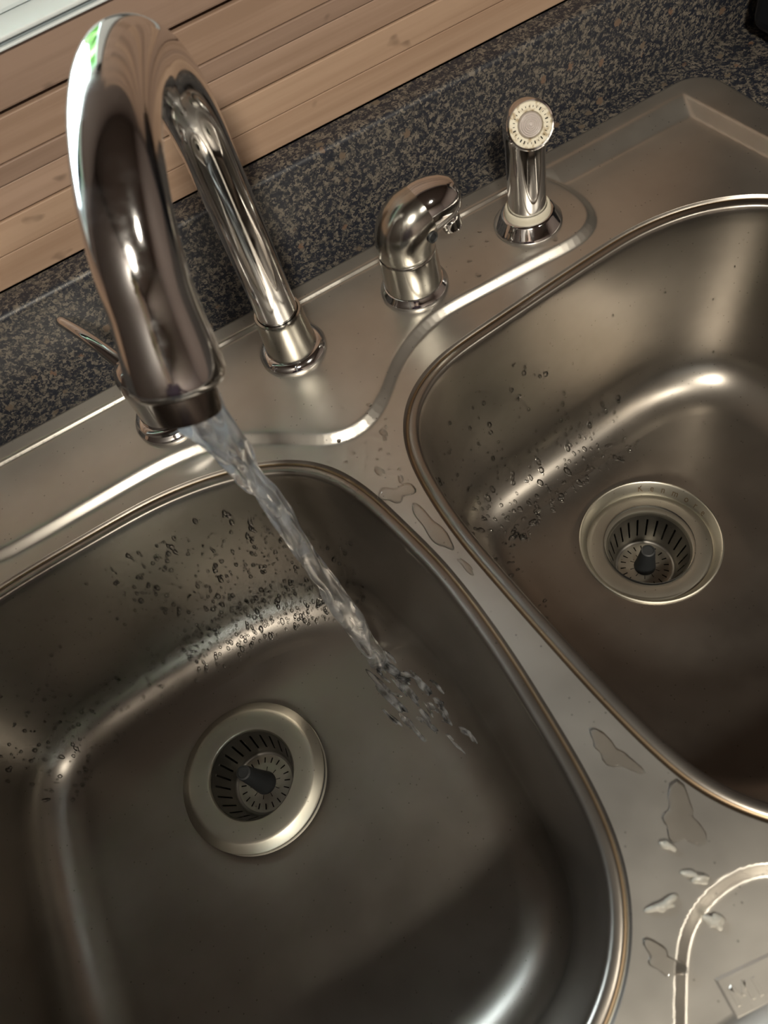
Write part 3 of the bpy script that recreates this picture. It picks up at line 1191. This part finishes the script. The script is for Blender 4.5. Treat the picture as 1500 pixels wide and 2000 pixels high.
# ------------------------------------------------------------------ soap dispenser
sd = empty('soap_dispenser', (.1016, -.003, 0), 'squat satin metal soap dispenser with a side spout beside the faucet', 'soap dispenser')
mesh('base_flange', *lathe(ring_profile(.0256, .0080, .0200), 80), CHROME, sd)
mesh('dispenser_body', *lathe([(.0214, .0070), (.0213, .012), (.0206, .034), (.0204, .0355), (.0198, .0362), (.0190, .0362)], 80), SATIN, sd)
hp = [(0, 0, .0362), (0, 0, .0372), (0, 0, .040), (0, 0, .044), (.0006, 0, .048), (.0022, 0, .0520), (.0052, 0, .0555), (.0095, 0, .0582), (.0145, 0, .0598), (.0165, 0, .0602)]
hr = [.0198, .0205, .0206, .0208, .0211, .0213, .0212, .0206, .0196, .0190]
mesh('pump_head', *tube(hp, hr, 64, (True, True)), SATIN, sd, sharp=60)
tp = [(.0140, 0, .0604), (.0165, 0, .0609), (.020, 0, .0612), (.026, 0, .0612), (.032, 0, .0608), (.037, 0, .0602), (.0405, 0, .0596), (.0425, 0, .0592), (.0433, 0, .0590)]
tr_ = [.0185, .0188, .0187, .0180, .0168, .0150, .0125, .0085, .0035]
mesh('spout_tip', *tube(tp, tr_, 64), CHROME, sd, sharp=60)
mesh('outlet', *lathe([(.0070, .004), (.0072, -.003), (.0064, -.0055), (.0050, -.0058), (.0046, -.003), (0, -.003)], 32, (.0325, -.009, .0475), (0, .35, 1)), CHROME, sd)
mesh('set_screw', *lathe([(.0040, .0), (.0040, .0012), (.0034, .0018), (.0026, .0012), (.0024, .0002), (0, .0002)], 24, (.0118, -.0203, .0535), (.25, -1, .12)), RUBBER, sd)

# ------------------------------------------------------------------ side sprayer
sp = empty('side_sprayer', (.2032, 0, 0), 'chrome side sprayer standing in its holder with the spray face forward', 'sprayer')


def octa(a, z):
    k = (a % (math.pi / 6)) - math.pi / 12
    return 1.0 if z > .0088 or z < .0015 else 1.0 - .012 * (1 - math.cos(k * 6)) / 2


mesh('holder_flange', *lathe([(.0252, 0), (.0258, .0008), (.0256, .0020), (.0246, .0032), (.0200, .0098), (.0192, .0106), (.0178, .0110), (.0165, .0108)], 96, rad=octa), CHROME, sp, sharp=60)
mesh('gasket_ring', *lathe([(.0172, .0102), (.0173, .0122), (.0168, .0148), (.0160, .0158), (.0146, .0158), (.0140, .014)], 64), CLEANCREAM, sp)
fn = Vector((-.30, -.78, .55)).normalized()
fc = Vector((-.0050, -.0150, .0900))
bp_, br_ = [], []
for z in np.linspace(.0120, .066, 14):
    bp_.append((0, 0, z))
    br_.append(.0140)
A, Bz = Vector((0, 0, .066)), Vector((0, .002, .090))
end = fc - fn * .0005
for t in np.linspace(0, 1, 16)[1:]:        # quadratic bend up and over
    c1 = Vector((0.0008, .004, .086))
    q = A * (1 - t) ** 2 + c1 * 2 * t * (1 - t) + end * t * t
    bp_.append(tuple(q))
    br_.append(.0140 + .0015 * t)
mesh('sprayer_body', *tube(bp_, br_, 56, (True, False)), CHROME, sp, sharp=60)
mesh('face_rim', *lathe([(.0150, -.003), (.0156, -.001), (.0157, .0008), (.0150, .0016), (.0140, .0014), (.0136, .0006)], 64, fc, fn), CHROME, sp)
mesh('spray_face', *lathe([(.0137, -.002), (.0137, .0006), (.0134, .0010), (.0084, .0010), (.0080, -.0006)], 64, fc, fn), CREAM, sp)
pr = [(.0080, -.0006)]
for k, r in enumerate(np.linspace(.0076, .0010, 12)):
    pr.append((r, (.0016 if k % 2 else .0009) + .0022 * (1 - (r / .008) ** 2)))
pr.append((0, .0042))
mesh('spray_nozzle', *lathe(pr, 48, fc, fn), NOZZLE, sp, sharp=60)
M = frame_from(fn)
hv = []
for k in range(28):
    a = 2 * math.pi * k / 28
    big = random.random()
    w, l = (.00022, .0006) if big < .6 else (.0004, .0010)
    c = Vector((.0108 * math.cos(a), .0108 * math.sin(a), .00105))
    e1 = Vector((math.cos(a), math.sin(a), 0))
    e2 = Vector((-math.sin(a), math.cos(a), 0))
    V = []
    for s1, s2 in ((-1, -1), (1, -1), (1, 1), (-1, 1)):
        V.append(M @ (c + e1 * l * s1 + e2 * w * s2) + fc)
    for s1, s2 in ((-1, -1), (1, -1), (1, 1), (-1, 1)):
        V.append(M @ (c + e1 * l * s1 * .8 + e2 * w * s2 * .8 + Vector((0, 0, .00018))) + fc)
    hv.append((V, [(4, 5, 6, 7), (0, 1, 5, 4), (1, 2, 6, 5), (2, 3, 7, 6), (3, 0, 4, 7)]))
o = mesh('spray_hole', *join(*hv), BLACKHOLE, sp, smooth=False)
o['kind'] = 'stuff'


# ------------------------------------------------------------------ running water
wt = empty('running_water', (-.062, -.165, ZF), 'stream of water running from the faucet into the left bowl', 'water')
WO = Vector((-.062, -.165, ZF))


from mathutils.bvhtree import BVHTree
BV = BVHTree.FromPolygons([v.co + SO for v in bowlL.data.vertices], [tuple(p.vertices) for p in bowlL.data.polygons])


def floor_z(x, y):
    hit = BV.ray_cast(Vector((x, y, -.05)), Vector((0, 0, -1)))
    return hit[0].z if hit[0] is not None else ZF


def drape(V, lift):
    """lay a low blob built at z=0 onto the curved bowl floor, relative to the water's own origin"""
    return [(a - WO.x, b_ - WO.y, c + lift + floor_z(a, b_) - WO.z) for a, b_, c in V]


def noise1(seed, t, f):
    r = np.random.default_rng(seed)
    ph = r.uniform(0, 6.28, 5)
    am = r.uniform(.5, 1, 5)
    return sum(am[k] * math.sin(f * (k + 1) * t + ph[k]) / (k + 1) for k in range(5)) / 2


def strand(seed, p0, p1, rads, n=150, m=20, wob=.0012, flat=1.0):
    V, F = [], []
    for i in range(n):
        t = i / (n - 1)
        c = p0.lerp(p1, t) + Vector((noise1(seed, t, 14) * wob, noise1(seed + 1, t, 17) * wob, 0))
        r = np.interp(t, [a for a, _ in rads], [b_ for _, b_ in rads])
        for k in range(m):
            a = 2 * math.pi * k / m
            rr = r * (1 + .18 * math.sin(2 * a + 13 * t + seed) + .10 * noise1(seed + 3, t, 16) + .09 * math.sin(3 * a - 22 * t) + .05 * math.sin(5 * a + 40 * t))
            V.append((c.x + rr * math.cos(a) - WO.x, c.y + rr * math.sin(a) * flat - WO.y, c.z - WO.z))
    for i in range(n - 1):
        for k in range(m):
            j = (k + 1) % m
            F.append((i * m + k, (i + 1) * m + k, (i + 1) * m + j, i * m + j))
    F += [tuple(range(m)), tuple(range(n * m - 1, (n - 1) * m - 1, -1))]
    return V, F


TOP = EXIT + Vector((.006, .004, .001))
BOT = Vector((-.060, -.166, floor_z(-.060, -.166) + .0015))
mesh('stream', *strand(5, TOP, BOT, [(0, .0100), (.05, .0085), (.13, .0046), (.22, .0042), (.35, .0052), (.6, .0066), (.82, .0072), (1, .0090)]), STREAM, wt, sharp=None)
mesh('stream', *strand(15, TOP + Vector((.004, .002, .002)), BOT + Vector((.006, .004, 0)), [(0, .0050), (.07, .0045), (.2, .0018), (.5, .0020), (.8, .0024), (1, .002)], wob=.0030), STREAM, wt, sharp=None)
mesh('stream', *strand(25, TOP + Vector((-.008, -.001, .000)), TOP.lerp(BOT, .30), [(0, .0062), (.3, .0050), (.7, .0035), (1, .001)], n=60, wob=.001), STREAM, wt, sharp=None)


def blob(outline, h, z, n_r=6, bottom=True):
    """low dome with an irregular closed outline"""
    c = np.mean(outline, axis=0)
    n = len(outline)
    V, F = [], []
    for i in range(n_r):
        s = 1 - i / n_r
        hh = h * (1 - s ** 2.6) ** .6
        for k in range(n):
            q = c + (outline[k] - c) * s
            V.append((q[0], q[1], z + hh))
    V.append((c[0], c[1], z + h))
    for i in range(n_r - 1):
        for k in range(n):
            j = (k + 1) % n
            F.append((i * n + k, i * n + j, (i + 1) * n + j, (i + 1) * n + k))
    for k in range(n):
        F.append(((n_r - 1) * n + k, (n_r - 1) * n + (k + 1) % n, n_r * n))
    if bottom:
        F.append(tuple(range(n - 1, -1, -1)))
    return V, F


def irregular(cx, cy, rx, ry, rot, seed, n=28, amp=.25):
    r = np.random.default_rng(seed)
    ph = r.uniform(0, 6.28, 5)
    out = []
    for k in range(n):
        a = 2 * math.pi * k / n
        q = 1 + amp * (.5 * math.sin(2 * a + ph[0]) + .4 * math.sin(3 * a + ph[1]) + .3 * math.sin(5 * a + ph[2]))
        x, y = rx * q * math.cos(a), ry * q * math.sin(a)
        out.append((cx + x * math.cos(rot) - y * math.sin(rot), cy + x * math.sin(rot) + y * math.cos(rot)))
    return np.array(out)


sv = []
for k, (x, y, rx, ry, rot) in enumerate([(-.056, -.176, .004, .012, .3), (-.067, -.195, .004, .022, .25), (-.052, -.198, .003, .018, .15), (-.063, -.228, .0025, .014, .2),
                                         (-.050, -.228, .002, .010, .1), (-.040, -.205, .003, .012, .1), (-.036, -.236, .0022, .008, .0), (-.028, -.262, .0018, .005, .1),
                                         (-.073, -.214, .0015, .012, .3)]):
    V, F = blob(irregular(x, y, rx, ry, rot, 40 + k, 36, .35), .0008 if k else .0010, 0)
    sv.append((drape(V, .0001), F))
mesh('splash', *join(*sv), STREAM, wt, sharp=None)
sr = np.random.default_rng(31)
sv = []
for k in range(30):                         # ripples and broken water running off the splash
    q = sr.random()
    far = q ** 1.5 * .105
    side = sr.normal(0, .006 + .05 * far)
    x, y = -.060 + far * .30 + side * .95, -.170 - far * .95 + side * .3
    V, F = blob(irregular(x, y, .0009 + .0012 * sr.random(), .003 + .007 * sr.random(), .30 + sr.normal(0, .18), 400 + k, 16, .4), .0007 + .0007 * sr.random(), 0)
    sv.append((drape(V, .0003), F))
o = mesh('splash_ripple', *join(*sv), STREAM, wt, sharp=None)
o['kind'] = 'stuff'

# ------------------------------------------------------------------ drops and puddles on the flat steel
DG = 'small drops on the steel between ledge and bowls'


def drop(name, x, y, rx, ry, rot, h, label, cat, group, seed, m=None, amp=.25):
    z = float(deck_z(np.array([[x, y]]))[0]) - .0001
    V, F = blob(irregular(0, 0, rx, ry, rot, seed, 26, amp), h, 0)
    o = mesh(name, V, F, m or (FILM if cat == 'puddle' else WATER), sharp=None)
    o.location = (x, y, z)
    tag(o, label, cat, group)
    return o


small = [(.0183, -.1056, 1), (-.0048, -.1036, .8), (-.0125, -.1071, .8), (-.0084, -.0897, .9), (.0118, -.1402, 1.3), (.0053, -.0700, .8), (.0219, -.0790, .9),
         (.0115, -.1120, .7), (.0060, -.1010, .5), (.0145, -.1180, .6), (-.0220, -.1000, .7), (.0090, -.1290, .5), (.0145, -.1330, .7), (.0020, -.1120, .6),
         (.0215, -.0880, .5), (.0170, -.0840, .5), (.0265, -.0920, .6), (-.0030, -.1180, .5), (.0235, -.0980, .7), (.0060, -.1175, .6)]
for k, (x, y, s) in enumerate(small):
    drop('water_drop', x, y, .0017 * s, .0022 * s, k * .7, .0009 * s, 'small water drop on the steel where the two bowls and ledge meet', 'water drop', DG, 100 + k)
LD = [(.1442, -.0230, 1.2), (.1470, -.0066, 1), (.1565, .0060, .9), (.1684, .0030, .8), (.1696, .0150, .8), (.2080, -.0290, 1.1), (.1180, .0190, .6), (.1330, -.0230, .6)]
for k, (x, y, s) in enumerate(LD):
    drop('water_drop', x, y, .0017 * s, .0020 * s, k, .0009 * s, 'small water drop on the ledge between dispenser and sprayer', 'water drop', 'small drops on the faucet ledge', 140 + k)
drop('water_drop', .0030, -.1266, .0026, .0048, .5, .0014, 'large upright water drop above the biggest triangular puddle', 'water drop', None, 171)
drop('water_drop', .0200, -.1010, .0022, .0042, .3, .0014, 'tall water drop just left of the right bowl rim', 'water drop', None, 172)
drop('water_puddle', .0040, -.1480, .0070, .0110, .95, .0010, 'triangular puddle on the divider top between the two bowls', 'puddle', None, 180, amp=.5)
drop('water_puddle', .0105, -.1830, .0056, .0190, .12, .0011, 'long clear puddle lying along the divider between the bowls', 'puddle', None, 181, amp=.3)
drop('water_puddle', .0140, -.2170, .0018, .0085, .15, .0009, 'thin finger of water on the divider below the long puddle', 'puddle', None, 182, amp=.35)
drop('water_puddle', .0210, -.3480, .0060, .0130, .5, .0008, 'ragged wet patch where the divider starts to widen', 'puddle', None, 183, amp=.6)
drop('water_blob', .0165, -.3960, .0019, .0042, .55, .0036, 'pale raised water blob uppermost on the wide end of the divider', 'water blob', None, 190, FOAM)
drop('water_blob', .0190, -.4130, .0026, .0056, .9, .0034, 'pale hooked water blob touching the sunken pad edge', 'water blob', None, 191, FOAM, .55)
drop('water_blob', -.0010, -.4150, .0028, .0060, 1.35, .0032, 'pale double water blob left of the sunken pad', 'water blob', None, 192, FOAM, .65)
drop('water_blob', .0150, -.4310, .0036, .0042, .3, .0034, 'pale water blob lying in the sunken pad corner', 'water blob', None, 193, FOAM, .5)
drop('water_puddle', -.0150, -.4320, .0060, .0080, .5, .0009, 'flat water film at the lower end of the divider', 'puddle', None, 194, amp=.5)
drop('water_puddle', .0300, -.3890, .0120, .0100, .6, .0007, 'wide thin water film beside the right bowl rim near the sunken pad', 'puddle', None, 195, amp=.6)


# beads of water sprayed over the bowl walls: nobody could count them
def beads(name, rings, label, spots):
    R = rings
    nr, n, _ = R.shape
    out = []
    for cx, cy, i0, i1, cnt, smin_, smax_ in spots:
        ks = [k for k in range(n) if cx <= R[11, k, 0] <= cy]
        ks = [k for k in ks if R[11, k, 1] > -.24]
        for _ in range(cnt):
            k = random.choice(ks)
            i = min(nr - 2, i0 + int((i1 - i0) * random.random()))
            fu, fv = random.random(), random.random()
            a, b2, c = R[i, k], R[i, (k + 1) % n], R[i + 1, k]
            p = a + (b2 - a) * fu + (c - a) * fv
            nrm = np.cross(b2 - a, c - a)
            nrm /= np.linalg.norm(nrm) + 1e-12
            ctr = np.array([R[11, :, 0].mean(), R[11, :, 1].mean(), .05])
            if nrm @ (ctr - p) < 0:
                nrm = -nrm
            s = smin_ + (smax_ - smin_) * random.random() ** 2.5
            # droop direction: down the wall
            dn = np.array([0, 0, -1.0])
            dn = dn - nrm * (dn @ nrm)
            ln = np.linalg.norm(dn)
            dn = dn / ln if ln > .15 else np.array([1.0, 0, 0])
            sd_ = np.cross(nrm, dn)
            el = 1 + random.random() * .9
            V = []
            m = 8
            for ring_r, hh in ((1, 0), (.86, .55), (.48, .90)):
                for q in range(m):
                    ang = 2 * math.pi * q / m
                    V.append(p + dn * s * el * ring_r * math.cos(ang) + sd_ * s * ring_r * math.sin(ang) + nrm * (s * hh - .00005))
            V.append(p + nrm * s * 1.0)
            F = []
            for rr in range(2):
                for q in range(m):
                    j = (q + 1) % m
                    F.append((rr * m + q, rr * m + j, (rr + 1) * m + j, (rr + 1) * m + q))
            for q in range(m):
                F.append((2 * m + q, 2 * m + (q + 1) % m, 3 * m))
            F.append(tuple(range(m - 1, -1, -1)))
            out.append((V, F))
    o = mesh(name, *join(*out), BEAD, sharp=None)
    bm = bmesh.new()
    bm.from_mesh(o.data)
    bm.to_mesh(o.data)
    bm.free()
    tag(o, label, 'water beads', None, 'stuff')
    return o


beads('water_beads', ringsL, 'sprayed water beads covering the back wall of the left bowl',
      [(-.20, -.05, 12, 36, 520, .0008, .0022), (-.36, -.15, 12, 38, 360, .0007, .0018), (-.15, -.03, 16, 36, 260, .0008, .0020)])
beads('water_beads', ringsR, 'scattered water beads on the back wall of the right bowl',
      [(.03, .20, 13, 40, 260, .0008, .0021), (.05, .24, 28, 46, 120, .0011, .0028), (.20, .34, 12, 44, 60, .0004, .0011)])
